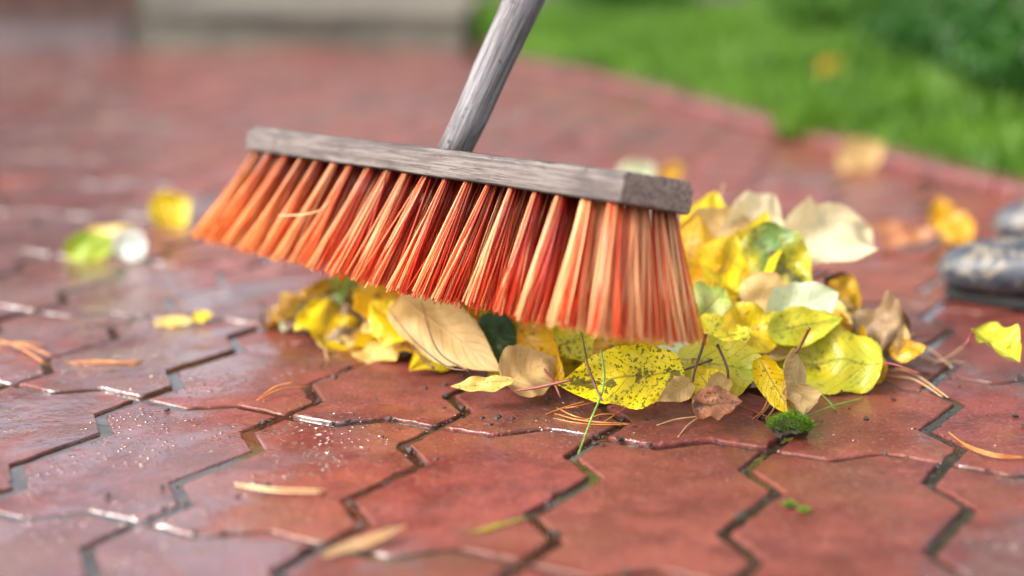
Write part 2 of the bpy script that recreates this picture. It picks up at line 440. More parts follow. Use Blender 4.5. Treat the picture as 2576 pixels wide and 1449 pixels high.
block_tree = empty('garden_tree', (2.3, 4.6, 0)); tag(block_tree, 'unseen broad tree added beyond the right edge of the lawn to block sky reflection', 'tree')  # unseen tree, added to keep sky reflection off the right-hand paving
V, F = [], []
tube(V, F, bez([(0, 0, -.05), (.03, 0, .6), (-.02, .02, 1.4), (.03, 0, 2.4), (0, 0, 3.4)], 5), [.085-.0025*k for k in range(21)], 10)
mesh_obj('trunk', V, F, BARK, block_tree)
V, F, C = [], [], []
for q in range(18):
    a = rng.uniform(0, 6.28); r = rng.uniform(.2, 1.3)
    foliage(V, F, C, (math.cos(a)*r-.3, math.sin(a)*r, rng.uniform(1.2, 3.4)), (.55, .5, .42), 420, .09, rng)
mesh_obj('crown', V, F, LEAFG, block_tree, smooth=False, col=C)

# ------------------------------------------------------------------ broom
def m_wood(name, axis_scale, c1, c2, c3, wear):
    t = NT(name); c = obj_co(t)
    g1 = t.noise(t.mapv(c, axis_scale), 1., 6, .7, dist=.3)
    g2 = t.noise(t.mapv(c, tuple(s*3.2 for s in axis_scale)), 1., 4, .6)
    col = t.mix(c1, c2, t.ramp(g1, .38, .62)); col = t.mix(col, c3, t.ramp(g2, .50, .66, 0, .85))
    col = t.mix(col, wear, t.ramp(t.noise(c, 34, 5, .7), .60, .74, 0, .85))
    col = t.mix(col, (.035, .025, .025), t.ramp(t.noise(t.mapv(c, (70, 150, 150)), 1., 3, .6), .62, .72, 0, .75))
    if name.startswith('silvery'): col = t.mix(t.mix(col, (.035, .026, .022), .8), col, t.ramp(t.math('ADD', t.sep(c)[2], t.math('MULTIPLY', g1, .05)), .018, .036))
    h = t.math('ADD', g1, t.math('MULTIPLY', g2, .8))
    col = t.mix(col, c3, t.ramp(t.noise(t.mapv(c, tuple(k*.22 for k in axis_scale)), 1., 4, .65), .5, .72, 0, .6))
    return t.done(t.pbr(col, .8, t.bump(h, .9, .0018), Specular_IOR_Level=.4))
WOOD = m_wood('weathered_grey_wood', (12, 260, 260), (.068, .053, .050), (.155, .132, .122), (.04, .030, .030), (.055, .042, .05))
ENDG = m_plain('dark_end_grain', (.12, .088, .075), (.36, .28, .235), 330, .75, .001)
POLE = m_wood('silvery_handle_wood', (330, 330, 10), (.10, .092, .095), (.24, .23, .245), (.035, .03, .03), (.13, .12, .125))
def m_bristle():
    t = NT('orange_red_bristle'); vc = t.n('ShaderNodeVertexColor', layer_name='Col').outputs[0]
    p = t.pbr(vc, .36, None, Specular_IOR_Level=.5)
    trn = t.n('ShaderNodeBsdfTranslucent'); t.put(trn, 0, vc)
    mx = t.n('ShaderNodeMixShader'); mx.inputs[0].default_value = .5
    t.t.links.new(p.outputs[0], mx.inputs[1]); t.t.links.new(trn.outputs[0], mx.inputs[2])
    return t.done(mx)
BRIS = m_bristle()
BL, BW, BH = .4659, .0618, .0205
bp = Vector((-.2259, 1.2476, .1521)); rv = Vector((-.2341, .0659, -.895))
BM = Matrix.Translation(bp) @ Matrix.Rotation(rv.length, 4, rv.normalized())
br = empty('broom'); br.matrix_world = BM
tag(br, 'wooden push broom with grey weathered head and orange red bristles over the leaf pile', 'broom')
bm = bmesh.new(); bmesh.ops.create_cube(bm, size=1)
for v in bm.verts: v.co = Vector((BL*(v.co.x+.5), BW*(v.co.y+.5), BH*(v.co.z+.5)))
bmesh.ops.bevel(bm, geom=[e for e in bm.edges if abs(e.verts[0].co.z-BH) < 1e-6 and abs(e.verts[1].co.z-BH) < 1e-6 and e.calc_length() > .2], offset=.0042, segments=3, affect='EDGES')
bmesh.ops.bevel(bm, geom=[e for e in bm.edges if e.calc_length() > .01 and max(v.co.z for v in e.verts) < BH-.004 or (e.calc_length() > .012 and abs(e.verts[0].co.z-e.verts[1].co.z) > .01)], offset=.0011, segments=2, affect='EDGES')
bmesh.ops.subdivide_edges(bm, edges=[e for e in bm.edges if e.calc_length() > .2], cuts=70, use_grid_fill=True)
for v in bm.verts:
    n3 = noise.noise_vector(Vector((v.co.x*22, v.co.y*60, v.co.z*60)))
    v.co += n3*.00055
    v.co.z += -.0006*max(0, noise.noise(Vector((v.co.x*90, 4, v.co.z*30))))
me = bpy.data.meshes.new('head_block'); bm.normal_update()
for f in bm.faces:
    f.smooth = True
    if abs(f.normal.x) > .8: f.material_index = 1
bm.to_mesh(me); bm.free(); me.materials.append(WOOD); me.materials.append(ENDG)
o = bpy.data.objects.new('head_block', me); COL.objects.link(o); o.parent = br
o.modifiers.new('wn', 'WEIGHTED_NORMAL').weight = 90
# tufts
NT_, NR = 19, 5
rng = np.random.default_rng(11)
def lerp3(a, b, t): return tuple(a[k] + (b[k]-a[k])*t for k in range(3))
for r in range(NR):
    for q in range(NT_):
        bx = .0125 + (BL-.025)*q/(NT_-1); by = .0075 + (BW-.015)*r/(NR-1)
        if r % 2: bx += .0018
        f = q/(NT_-1)
        leanx = -.60 + .62*f + .22*max(0, f-.75)/.25 + rng.normal()*.022
        leany = (-.17 + .36*r/(NR-1)) + rng.normal()*.015
        V, F, C = [], [], []
        nb = 46 if r == 0 or q >= NT_-2 else 34
        for b in range(nb):
            a = rng.uniform(0, 6.283); rr = math.sqrt(rng.random())*.0046
            ox, oy = math.cos(a)*rr, math.sin(a)*rr
            dx = leanx + ox*17. + rng.normal()*.010; dy = leany + oy*17. + rng.normal()*.010
            if rng.random() < .05: dx += rng.normal()*.10
            L = (.0855 - .004*max(0, f-.6)/.4)*(1 + rng.normal()*.020)
            crv = rng.normal()*.0025 - .03*ox/.0046*.12; crv2 = rng.normal()*.0025
            pts = []
            for s in (0, .3, .62, 1.):
                k = s*L; bend = s*s
                pts.append((bx+ox*.9 + dx*k*.95 + crv*bend, by+oy*.9 + dy*k + crv2*bend, .0015 - k*(1-.10*(dx*dx+dy*dy))))
            rad = rng.uniform(.00048, .00068)
            tube(V, F, pts, [rad*.9, rad, rad, rad*.95], 5, True)
            left = -(ox*.8 + oy*.6)/.0046  # faded outer bristles, plus left-front light put into the colour
            pf = (.46 if r == 0 else .18) + (.55 if r == 0 else .38)*left + (.42 if (q == NT_-1) else 0)  # fewer cream bristles in back rows: shaded tuft gaps painted dark
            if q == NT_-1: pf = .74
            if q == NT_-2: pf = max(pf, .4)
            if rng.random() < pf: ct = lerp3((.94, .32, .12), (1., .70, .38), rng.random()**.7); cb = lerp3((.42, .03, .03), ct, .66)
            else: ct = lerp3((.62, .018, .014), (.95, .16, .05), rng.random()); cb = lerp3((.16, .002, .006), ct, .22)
            if q >= NT_-2: cb = lerp3(cb, ct, .8); ct = tuple(min(1., k_*1.15) for k_ in ct)  # right-end tufts coloured brighter to offset shade on that side
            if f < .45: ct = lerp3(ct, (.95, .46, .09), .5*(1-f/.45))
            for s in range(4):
                kk = (0, .38, .8, 1.)[s]; cc = lerp3(cb, ct, kk)  # root-to-tip ramp: shade between the tufts put into the colour
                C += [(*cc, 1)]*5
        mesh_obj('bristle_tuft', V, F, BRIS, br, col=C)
# handle
hv, hf = [], []
zax = Vector((0, .36, 1)).normalized(); hb = Vector((BL*.5335, BW*.5, BH-.004))
hp = [hb + zax*(1.42*k/40) + Vector((.0012*noise.noise(Vector((k*.6, 0, 0))), .0012*noise.noise(Vector((k*.6, 5, 0))), 0)) for k in range(41)]
hr = [(.0120 + .0030*min(1, k/4))*(1+.012*noise.noise(Vector((k*.9, 2, 0)))) for k in range(41)]
tube(hv, hf, [Vector((0, 0, 0)) + (p-hb) for p in hp], hr, 24)
q = zax.to_track_quat('Z', 'Y').to_matrix().to_4x4()
qi = q.inverted()
hd = mesh_obj('handle', [qi @ Vector(v) for v in hv], hf, POLE, br)
hd.matrix_parent_inverse = Matrix.Identity(4); hd.matrix_local = Matrix.Translation(hb) @ q

# ------------------------------------------------------------------ leaves
def m_leaf(name, top, top2, under, spots=0., spotc=(.02, .05, .01), green=None, gamt=0., vein=(.55, .42, .08), brown=0., trans=.3):
    sc_ = .74; top, top2, under = [tuple(k*sc_ for k in q) for q in (top, top2, under)]
    t = NT(name); c = obj_co(t)
    uvn = t.n('ShaderNodeUVMap', uv_map='UVMap').outputs[0]; uv = t.sep(uvn)
    rnd = t.n('ShaderNodeObjectInfo').outputs['Random']; W = t.math('MULTIPLY', rnd, 37.)
    across = t.math('ABSOLUTE', t.math('SUBTRACT', uv[1], .5))
    col = t.mix(top, top2, t.ramp(t.noise(c, 38, 4, .6, W), .38, .64))
    if green: col = t.mix(col, green, t.math('MULTIPLY', t.ramp(t.noise(c, 30, 3, .6, t.math('ADD', W, 5.)), .42, .62), gamt))
    # side veins leave the midrib at an angle
    sv = t.math('FRACT', t.math('MULTIPLY', t.math('SUBTRACT', t.math('ADD', uv[0], t.math('MULTIPLY', t.noise(c, 40, 2, .5, W), .03)), t.math('MULTIPLY', across, .55)), 10.))
    svl = t.ramp(t.math('ABSOLUTE', t.math('SUBTRACT', sv, .5)), .0, .09, 1, 0)
    mid = t.ramp(across, .006, .022, 1, 0)
    fine = t.noise(c, 700, 2, .5, W)
    col = t.mix(col, vein, t.math('MULTIPLY', svl, .16)); col = t.mix(col, tuple(k*.55 for k in vein), t.math('MULTIPLY', mid, .75))
    col = t.mix(col, tuple(k*.72 for k in top), t.ramp(fine, .5, .7, 0, .3))
    if spots:
        big = t.ramp(t.math('ADD', t.noise(c, 75, 4, .7, t.math('ADD', W, 9.)), t.ramp(across, .0, .22, .07, -.03)), .675-.10*spots, .70-.10*spots)
        small = t.ramp(t.noise(c, 420, 2, .5, t.math('ADD', W, 3.)), .62-.05*spots, .65-.05*spots)
        gate = t.ramp(t.noise(c, 34, 2, .5, t.math('ADD', W, 7.)), .36, .5)
        col = t.mix(col, spotc, t.math('MULTIPLY', t.math('MULTIPLY', small, gate), .85))
        col = t.mix(col, lerp3(spotc, (.07, .04, .02), .5), t.math('MULTIPLY', big, .85))
    edge = t.math('MULTIPLY', t.ramp(across, .40, .5), t.ramp(t.noise(c, 90, 3, .6, W), .52, .66))
    col = t.mix(col, (.25, .11, .02), t.math('MULTIPLY', edge, .3 + brown))
    if brown: col = t.mix(col, (.13, .045, .012), t.ramp(t.noise(c, 45, 4, .7, t.math('ADD', W, 13.)), .62-.15*brown, .72-.1*brown, 0, .85))
    und = t.mix(under, tuple(k*.78 for k in under), t.ramp(t.noise(c, 60, 4, .6, W), .35, .7))
    und = t.mix(und, tuple(k*.55 for k in under), t.math('MULTIPLY', svl, .13)); und = t.mix(und, tuple(min(.9, k*1.2) for k in under), t.math('MULTIPLY', mid, .6))
    und = t.mix(und, spotc, t.math('MULTIPLY', t.ramp(t.noise(c, 190, 2, .6, W), .70, .74), .6))
    bf = t.n('ShaderNodeNewGeometry').outputs['Backfacing']
    fc = t.mix(col, und, bf)
    h = t.math('SUBTRACT', t.math('MULTIPLY', fine, .25), t.math('ADD', t.math('MULTIPLY', svl, .9), mid))
    nrm = t.bump(h, .7, .0007)
    p = t.pbr(fc, t.math('MULTIPLY_ADD', bf, .2, .36), nrm, Specular_IOR_Level=.45)
    tn = t.n('ShaderNodeBsdfTranslucent'); t.put(tn, 0, t.mix(fc, top, .5)); t.put(tn, 'Normal', nrm)
    mx = t.n('ShaderNodeMixShader'); mx.inputs[0].default_value = trans
    t.t.links.new(p.outputs[0], mx.inputs[1]); t.t.links.new(tn.outputs[0], mx.inputs[2])
    return t.done(mx)
LM = {
 'yellow': m_leaf('yellow_leaf', (.98, .74, .008), (.94, .60, .012), (.92, .72, .3), .25, (.10, .09, .01)),
 'spotted': m_leaf('spotted_yellow_leaf', (1.15, .98, .006), (1.12, .88, .008), (.80, .68, .3), 1.1, (.02, .06, .012), (.85, .82, .12), .3),
 'lime': m_leaf('lime_leaf', (.62, .56, .02), (.72, .60, .015), (.60, .58, .26), .3, (.10, .14, .02), (.36, .42, .03), .8, (.50, .48, .06)),
 'gold': m_leaf('golden_leaf', (.78, .44, .01), (.74, .36, .01), (.80, .50, .12), .45, (.10, .05, .01), None, 0, (.6, .35, .04), .15),
 'cream': m_leaf('cream_leaf', (.88, .66, .22), (.84, .58, .13), (.80, .54, .21), .3, (.06, .08, .04)),
 'pale': m_leaf('pale_leaf', (.66, .70, .22), (.60, .66, .16), (.74, .84, .54), .05, (.1, .16, .05), (.40, .55, .06), .8),
 'mottled': m_leaf('green_mottled_leaf', (.62, .52, .015), (.50, .46, .02), (.5, .48, .2), 1.25, (.025, .06, .015), (.10, .24, .07), 1.),
 'dark': m_leaf('dark_green_leaf', (.035, .09, .01), (.06, .13, .015), (.12, .18, .05), .2, (.02, .03, .01), None, 0, (.08, .14, .03)),
 'ivory': m_leaf('ivory_leaf', (.88, .66, .22), (.84, .58, .13), (1.05, .88, .52), .2, (.3, .2, .1)),
 'white': m_leaf('whitish_leaf', (.66, .70, .30), (.60, .66, .2), (.90, .92, .84), .05, (.3, .3, .2)),
 'green': m_leaf('lime_green_leaf', (.42, .50, .02), (.52, .56, .02), (.5, .55, .2), .1, (.1, .16, .05), (.24, .38, .02), .8),
 'tan': m_leaf('tan_leaf', (.60, .34, .15), (.66, .42, .22), (.66, .42, .24), .1, (.2, .1, .05)),
 'brown': m_leaf('dry_brown_leaf', (.50, .21, .09), (.40, .15, .06), (.56, .33, .19), .6, (.06, .03, .02), None, 0, (.3, .12, .05), .2, .15),
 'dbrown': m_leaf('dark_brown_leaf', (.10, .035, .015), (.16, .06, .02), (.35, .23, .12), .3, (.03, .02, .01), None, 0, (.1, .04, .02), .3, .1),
}
STEMR = m_plain('red_stalk', (.26, .03, .03), (.14, .05, .025), 120, .4, .0005)
STEMB = m_plain('tan_stalk', (.38, .26, .10), (.22, .12, .05), 120, .5, .0005)
STEMD = m_plain('dark_stalk', (.06, .03, .02), (.13, .06, .03), 120, .5, .0005)
def leaf(base, tip, width, hint, mat, label, cat='leaf', group=None, curl=.5, bend=.4, twist=0., wav=.26, stem=None, smat=None, under=False, seed=0, round_=.78, name='leaf', fold=0., sradius=.0009, tipcurl=0.):
    base, tip = Vector(base), Vector(tip); L = (tip-base).length; ax = (tip-base)/L
    n = Vector(hint); n = (n - ax*n.dot(ax)).normalized()
    if under: n = -n
    yx = n.cross(ax)
    M = Matrix((( ax.x, yx.x, n.x, base.x), (ax.y, yx.y, n.y, base.y), (ax.z, yx.z, n.z, base.z), (0, 0, 0, 1)))
    NS, NC = 44, 14
    V, F, UV = [], [], []
    sgn = -1 if under else 1
    curl_, bend_ = curl*sgn, bend*sgn
    if abs(bend_) < 1e-3: bend_ = 1e-3
    Rb = 1/(2*math.sin(bend_/2))
    for i in range(NS+1):
        s = i/NS
        th = bend_*(s-.5)
        cxp = .5 + Rb*math.sin(th); czp = Rb*(math.cos(bend_/2) - math.cos(th))*1.
        tv = Vector((math.cos(th), 0, math.sin(th))); nv = Vector((-math.sin(th), 0, math.cos(th)))
        ww = (max(0, math.sin(math.pi*min(1, s**round_))))**(.5+.45*s)
        ww = ww*width/2/L*1.12
        serv = []
        for sd_ in (0, 5): serv.append(1 + ((.05*((s*22) % 1) - .025 + .14*noise.noise(Vector((s*6, seed*1.7, sd_)))) if .05 < s < .96 else 0))
        tw = twist*(s-.5)
        for j in range(NC+1):
            tt = -1 + 2*j/NC; c = curl_*(1 + .35*noise.noise(Vector((s*2, seed, 7))))
            a = c*tt
            e = 1 + (serv[0 if tt < 0 else 1] - 1)*abs(tt)**3
            if abs(c) > 1e-3: y = math.sin(a)/c*ww*e; z = (1-math.cos(a))/c*ww*e
            else: y = tt*ww*e; z = 0
            z += fold*sgn*abs(tt)*ww
            z += wav*ww*noise.noise(Vector((s*3.2, tt*1.3, seed*3.7)))*1.6 + .35*wav*ww*abs(tt)**2*math.sin(s*17+seed+tt)
            z += tipcurl*sgn*max(0, s-.6)**2*abs(1)
            y2 = y*math.cos(tw) - z*math.sin(tw); z2 = y*math.sin(tw) + z*math.cos(tw)
            p = Vector((cxp, 0, czp)) + Vector((0, 1, 0))*y2 + nv*z2
            V.append(p*L); UV.append((s, .5 + .5*tt))
    for i in range(NS):
        for j in range(NC):
            a = i*(NC+1)+j; F.append((a, a+NC+1, a+NC+2, a+1))
    F = [f if True else f for f in F]
    ob = mesh_obj(name, V, F, LM[mat], uv=UV); ob.matrix_world = M
    tag(ob, label, cat, group)
    if stem is not None:
        Mi = M.inverted()
        if isinstance(stem, (int, float)):
            rr = random.Random(seed*13+1); k = stem
            pts = [(0, 0, 0), (-.5*k, rr.uniform(-.1, .1)*k, rr.uniform(0, .25)*k), (-k, rr.uniform(-.35, .35)*k, rr.uniform(-.1, .6)*k)]
        else: pts = [(0, 0, 0)] + [Mi @ Vector(p) for p in stem]
        mr = [(k*L, 0, V[int(k*NS)*(NC+1)+NC//2].z - .0004*sgn) for k in (.5, .35, .2, .08)]
        sv, sf = [], []
        sp = bez(pts, 8); n_ = len(sp)
        rads = [sradius*(.85 + .1*(i/n_) + .55*max(0, i/n_-.85)/.15) for i in range(n_)]
        tube(sv, sf, sp, rads, 7)
        mesh_obj('stalk', sv, sf, smat or STEMB, ob)
    return ob
UPF = (0, -.8, .75)
PILE = 'leaves in the swept pile'
def L(b, t, width, hint, mat, label, **k):
    return leaf(P(*b), P(*t), width, hint, mat, label, group=k.pop('group', PILE), **k)
# front edge of the pile, right part
L((1722, 930, 1.035), (1402, 968, 1.02), .042, (0.05, -.95, .55), 'spotted', 'yellow leaf with dark green and brown blotches leaning upright at the front of the pile', curl=.35, bend=.25, seed=1, stem=[P(1735, 926, 1.035), P(1790, 905, 1.05)], smat=STEMD, twist=.2)
L((2222, 912, 1.09), (1905, 895, 1.12), .053, (0.1, -.72, .75), 'lime', 'large lime yellow leaf lying broad side up at the right front of the pile', curl=.35, bend=.3, seed=2, stem=[P(2260, 920, 1.08), P(2312, 940, 1.075)], smat=STEMR)
L((2002, 888, 1.04), (1985, 1048, 1.0), .030, (.55, -.8, .1), 'cream', 'cream curled leaf half with a red stalk, hanging over the lime leaf', curl=.5, bend=.3, seed=3, under=True, stem=[P(2018, 862, 1.04), P(2036, 826, 1.035)], smat=STEMR, sradius=.0011)
L((1908, 900, 1.03), (1992, 1048, 1.005), .022, (-.45, -.85, .35), 'yellow', 'torn bright yellow leaf twisted into a point above the moss', curl=.9, bend=.2, seed=4, twist=.5, wav=.3)
L((2005, 965, 1.015), (2020, 1046, 1.0), .026, (.35, -.9, .3), 'cream', 'small cream flap of leaf folded beside the torn yellow leaf', curl=.4, bend=.2, seed=31, under=True, round_=.6)
L((1800, 995, 1.03), (1745, 915, 1.045), .024, (.2, -.9, .4), 'yellow', 'small round yellow leaf propped behind a dark upright stalk', curl=.4, bend=.3, seed=5, round_=.6)
L((1742, 962, 1.025), (1655, 1008, 1.015), .020, (.3, -.8, .5), 'cream', 'tan curled leaf whose long reddish stalk points up at the front', curl=1.1, bend=.4, seed=6, under=True, stem=[P(1748, 930, 1.025), P(1765, 880, 1.03), P(1776, 840, 1.03)], smat=STEMD, sradius=.0011)
L((1832, 952, 1.03), (1772, 1000, 1.02), .020, (0, -.8, .6), 'cream', 'tan curled leaf under the second upright dark stalk', curl=1.3, bend=.4, seed=7, under=True, stem=[P(1829, 925, 1.03), P(1815, 890, 1.035), P(1804, 866, 1.035)], smat=STEMD, sradius=.0011)
L((1700, 905, 1.06), (1955, 925, 1.05), .044, (-.05, -.7, .8), 'lime', 'yellow green leaf with small blue spots lying behind the short upright stalks', curl=.3, bend=.45, seed=8, stem=None)
L((1715, 868, 1.09), (1900, 830, 1.10), .035, (.1, -.7, .8), 'spotted', 'pale yellow leaf with grey spots just right of the bristle tips', curl=.3, bend=.2, seed=9)
L((1935, 815, 1.12), (2110, 735, 1.13), .040, (-.1, -.85, .6), 'pale', 'whitish green leaf folded over, its pale underside up, above the lime leaf', curl=.5, bend=-.3, seed=10, under=True, stem=[P(1905, 800, 1.12), P(1888, 778, 1.12)], smat=STEMR)
L((1930, 835, 1.105), (2120, 800, 1.11), .030, (0, -.8, .6), 'lime', 'bright green strip of leaf under the whitish folded leaf', curl=.3, bend=.35, seed=11)
L((1950, 650, 1.2), (2190, 572, 1.26), .062, (.05, -.75, .65), 'ivory', 'big cream leaf standing up at the right rim of the pile', curl=.5, bend=-.35, seed=12, round_=1.1, fold=.15, wav=.3, under=True)
L((1890, 575, 1.19), (2040, 745, 1.17), .045, (.1, -.9, .45), 'mottled', 'green and black mottled yellow leaf left of the big cream leaf', curl=.3, bend=.2, seed=13, wav=.25)
L((1870, 705, 1.15), (2025, 810, 1.13), .034, (-.2, -.8, .6), 'cream', 'pinkish cream leaf turned underside up in the middle of the pile', curl=.5, bend=.3, seed=14, under=True)
L((1745, 812, 1.10), (1825, 728, 1.13), .036, (0, -.9, .5), 'pale', 'pale yellow green leaf touching the last bristles', curl=.4, bend=-.3, seed=15)
L((1820, 845, 1.10), (1985, 800, 1.12), .040, (.1, -.8, .6), 'yellow', 'crumpled yellow leaf behind the spotted pale leaf', curl=.4, bend=.3, seed=16, wav=.3)
L((1740, 800, 1.12), (1880, 770, 1.13), .024, (0, -.8, .6), 'gold', 'narrow golden leaf behind the pale yellow green leaf', curl=.4, bend=.3, seed=17)
L((1760, 690, 1.20), (1800, 480, 1.25), .050, (.1, -.9, .4), 'yellow', 'tall bright yellow leaf standing at the top of the pile', curl=.4, bend=.25, seed=18)
L((1830, 640, 1.2), (1950, 490, 1.25), .045, (.1, -.9, .5), 'ivory', 'pale curled leaf at the very top of the pile', curl=.6, bend=-.4, seed=19, under=True)
L((1720, 590, 1.2), (1900, 560, 1.22), .030, (0, -.7, .75), 'cream', 'cream leaf edge turned up near the top of the pile', curl=.7, bend=-.4, seed=20, under=True)
L((1850, 735, 1.15), (1930, 530, 1.22), .042, (-.3, -.9, .35), 'yellow', 'long yellow leaf with an orange edge leaning right near the top', curl=.5, bend=.5, seed=21)
L((1720, 720, 1.16), (1755, 540, 1.2), .046, (-.1, -.95, .3), 'gold', 'deep golden leaf upright just behind the broom end', curl=.3, bend=.2, seed=22)
L((1800, 740, 1.15), (1850, 590, 1.19), .044, (.15, -.95, .3), 'yellow', 'broad yellow leaf upright in the heart of the pile', curl=.3, bend=.3, seed=23)
L((2100, 800, 1.18), (2145, 690, 1.2), .032, (.3, -.9, .3), 'gold', 'dull golden leaf with brown specks behind the whitish leaf', curl=.4, bend=.2, seed=24)
L((2090, 690, 1.22), (2150, 800, 1.2), .030, (.4, -.8, .4), 'dbrown', 'brown shaded leaf at the right rim of the pile', curl=.6, bend=.2, seed=25)
# brown curled leaves right
L((2285, 845, 1.14), (2145, 790, 1.17), .045, (-.1, -.85, .5), 'dbrown', 'dark brown cupped leaf on the paving right of the pile', curl=.7, bend=-.6, twist=1.2, wav=.6, seed=26, under=True, stem=[P(2300, 840, 1.14)])
L((2262, 905, 1.12), (2275, 815, 1.13), .016, (.3, -.9, .3), 'cream', 'small beige curled leaf upright beside the dark brown cupped leaf', curl=.9, bend=.3, seed=27, under=True)
L((2240, 895, 1.12), (2330, 870, 1.12), .020, (0, -.5, .9), 'gold', 'little yellow leaf scrap lying right of the beige curled leaf', curl=.4, bend=.2, seed=28)
L((1740, 1018, 1.005), (1868, 1010, 1.0), .026, (.0, -.75, .8), 'brown', 'small dry pinkish brown leaf on the paving before the pile', curl=.5, bend=.5, seed=29, wav=.45)
leaf(P(2452, 828, 1.115), P(2566, 912, 1.085), .034, (.45, -.8, .5), 'lime', 'lime yellow folded leaf standing alone on the paving at the right', curl=.6, fold=.25, bend=.3, seed=30, stem=[P(2440, 850, 1.12), P(2428, 868, 1.12)], smat=STEMR)
# under the bristles, left part
L((1005, 745, 1.16), (1262, 935, 1.09), .047, (-.35, -.85, .45), 'cream', 'large tan leaf underside with a pale midrib under the middle bristles', curl=.5, bend=-.35, seed=41, under=True)
L((1255, 790, 1.12), (1240, 930, 1.10), .030, (.2, -.95, .3), 'dark', 'dark green leaf standing between the tan leaves under the bristles', curl=.3, bend=.1, seed=42, round_=.7)
L((1265, 960, 1.06), (1400, 900, 1.08), .040, (-.2, -.85, .5), 'cream', 'tan leaf underside left of the spotted leaf', curl=.4, bend=.3, seed=43, under=True)
L((1280, 800, 1.13), (1420, 965, 1.06), .036, (-.2, -.85, .4), 'gold', 'golden brown leaf hanging under the bristles', curl=.5, bend=.3, seed=44)
L((1390, 880, 1.10), (1520, 820, 1.12), .042, (0, -.8, .6), 'spotted', 'yellow green leaf peeping out under the red bristles', curl=.4, bend=.3, seed=45)
L((1490, 880, 1.10), (1700, 870, 1.09), .034, (0, -.8, .6), 'gold', 'ochre leaf lying behind the spotted leaf', curl=.4, bend=.3, seed=46)
L((1600, 850, 1.12), (1740, 880, 1.08), .030, (0, -.8, .7), 'pale', 'whitish leaf under the last bristle tips', curl=.5, bend=-.2, seed=47, under=True)
L((1290, 958, 1.05), (1132, 972, 1.05), .015, (0, -.4, .9), 'cream', 'pale tan leaf lying flat on the wet paving before the tan leaf', curl=.2, bend=.15, seed=48)
L((900, 720, 1.22), (1040, 800, 1.17), .038, (0, -.85, .5), 'gold', 'golden yellow leaf under the bristles left of the large tan leaf', curl=.4, bend=.3, seed=49)
L((1030, 850, 1.15), (930, 760, 1.18), .034, (-.1, -.85, .5), 'yellow', 'yellow and tan leaf with two thin stalks across it', curl=.4, bend=.3, seed=50, stem=[P(1060, 900, 1.13), P(1090, 925, 1.1)], smat=STEMD)
L((1090, 760, 1.18), (1220, 850, 1.15), .040, (0, -.85, .5), 'gold', 'ochre leaf behind the large tan leaf', curl=.4, bend=.3, seed=51)
# left end of the pile
L((703, 822, 1.27), (875, 740, 1.27), .022, (-.1, -.8, .6), 'pale', 'pale green edged leaf at the left tip of the pile', curl=.6, bend=.4, seed=52, under=True)
L((790, 770, 1.27), (840, 700, 1.30), .026, (0, -.9, .4), 'gold', 'orange yellow leaf upright at the left tip of the pile', curl=.3, bend=.1, seed=53)
L((810, 822, 1.25), (905, 825, 1.24), .030, (0, -.7, .7), 'yellow', 'small bright yellow leaf on the paving at the left end of the pile', curl=.3, bend=.4, seed=54)
L((840, 740, 1.28), (920, 700, 1.3), .030, (0, -.85, .5), 'lime', 'olive yellow leaf behind the left bristle tips', curl=.4, bend=.3, seed=55)
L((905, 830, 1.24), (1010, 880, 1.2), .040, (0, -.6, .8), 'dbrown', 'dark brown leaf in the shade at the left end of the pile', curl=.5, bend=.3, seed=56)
L((590, 642, 1.62), (690, 655, 1.6), .03, (0, -.5, .9), 'cream', 'pale leaf lying on the paving under the left end of the broom', group='loose leaves on the paving', curl=.3, bend=.2, seed=57)
# loose leaves
LO = 'loose leaves on the paving'
def loose(u, v, L_, wd, ang, mat, label, tilt=.25, **k):
    b = G(u, v); d = Vector((math.cos(ang), math.sin(ang), tilt)).normalized()
    a = b - d*L_/2; a.z = .004; t = a + d*L_
    return leaf(a, t, wd, k.pop('hint', (0, -.5, 1)), mat, label, group=LO, **k)
loose(435, 565, .05, .048, .3, 'yellow', 'round yellow leaf on the paving far left, behind the lime and white pair', tilt=.6, curl=.5, bend=.6, hint=(0, -1, .3), seed=61)
loose(235, 648, .062, .032, .0, 'green', 'lime green leaf on the wet paving at the far left', tilt=.25, curl=.4, bend=.35, hint=(0, -1, .4), seed=62)
loose(332, 652, .034, .036, .5, 'white', 'whitish leaf underside touching the lime green leaf at the far left', tilt=1.2, curl=.3, bend=.2, hint=(0, -1, .2), under=True, seed=63)
loose(270, 612, .06, .03, .2, 'cream', 'tan leaf edge behind the lime green leaf', tilt=.2, curl=.4, bend=.2, seed=64)
loose(2165, 425, .075, .05, .2, 'cream', 'pale tan leaf leaning against the red kerb', tilt=.45, curl=.5, bend=.4, hint=(0, -1, .4), under=True, seed=65)
loose(2366, 600, .046, .032, 1.9, 'gold', 'yellow leaf standing on the paving left of the boots', tilt=2.6, curl=.5, bend=.3, hint=(0, -1, .3), seed=66)
loose(2395, 612, .05, .035, 2.2, 'gold', 'golden leaf touching the toe side of the rear boot', tilt=.8, curl=.4, bend=.3, hint=(0, -1, .3), seed=67)
loose(2290, 625, .07, .03, .1, 'brown', 'pinkish brown curled leaf on the paving left of the front boot', tilt=.25, curl=.9, bend=.5, seed=68)
loose(2235, 585, .04, .022, .1, 'brown', 'dull tan leaf lying beyond the pinkish brown leaf', tilt=.1, curl=.4, bend=.2, seed=69)
loose(1605, 478, .05, .045, .2, 'pale', 'pale leaf on the paving just behind the broom head', tilt=.7, curl=.4, bend=.3, hint=(0, -1, .3), under=True, seed=70)
loose(1690, 462, .035, .025, .2, 'gold', 'small orange leaf on the paving behind the broom head', tilt=.9, curl=.4, bend=.3, hint=(0, -1, .3), seed=71)
loose(440, 822, .035, .014, .1, 'cream', 'tiny tan leaf scrap on the paving before the left bristles', tilt=.05, curl=.4, bend=.4, seed=74)
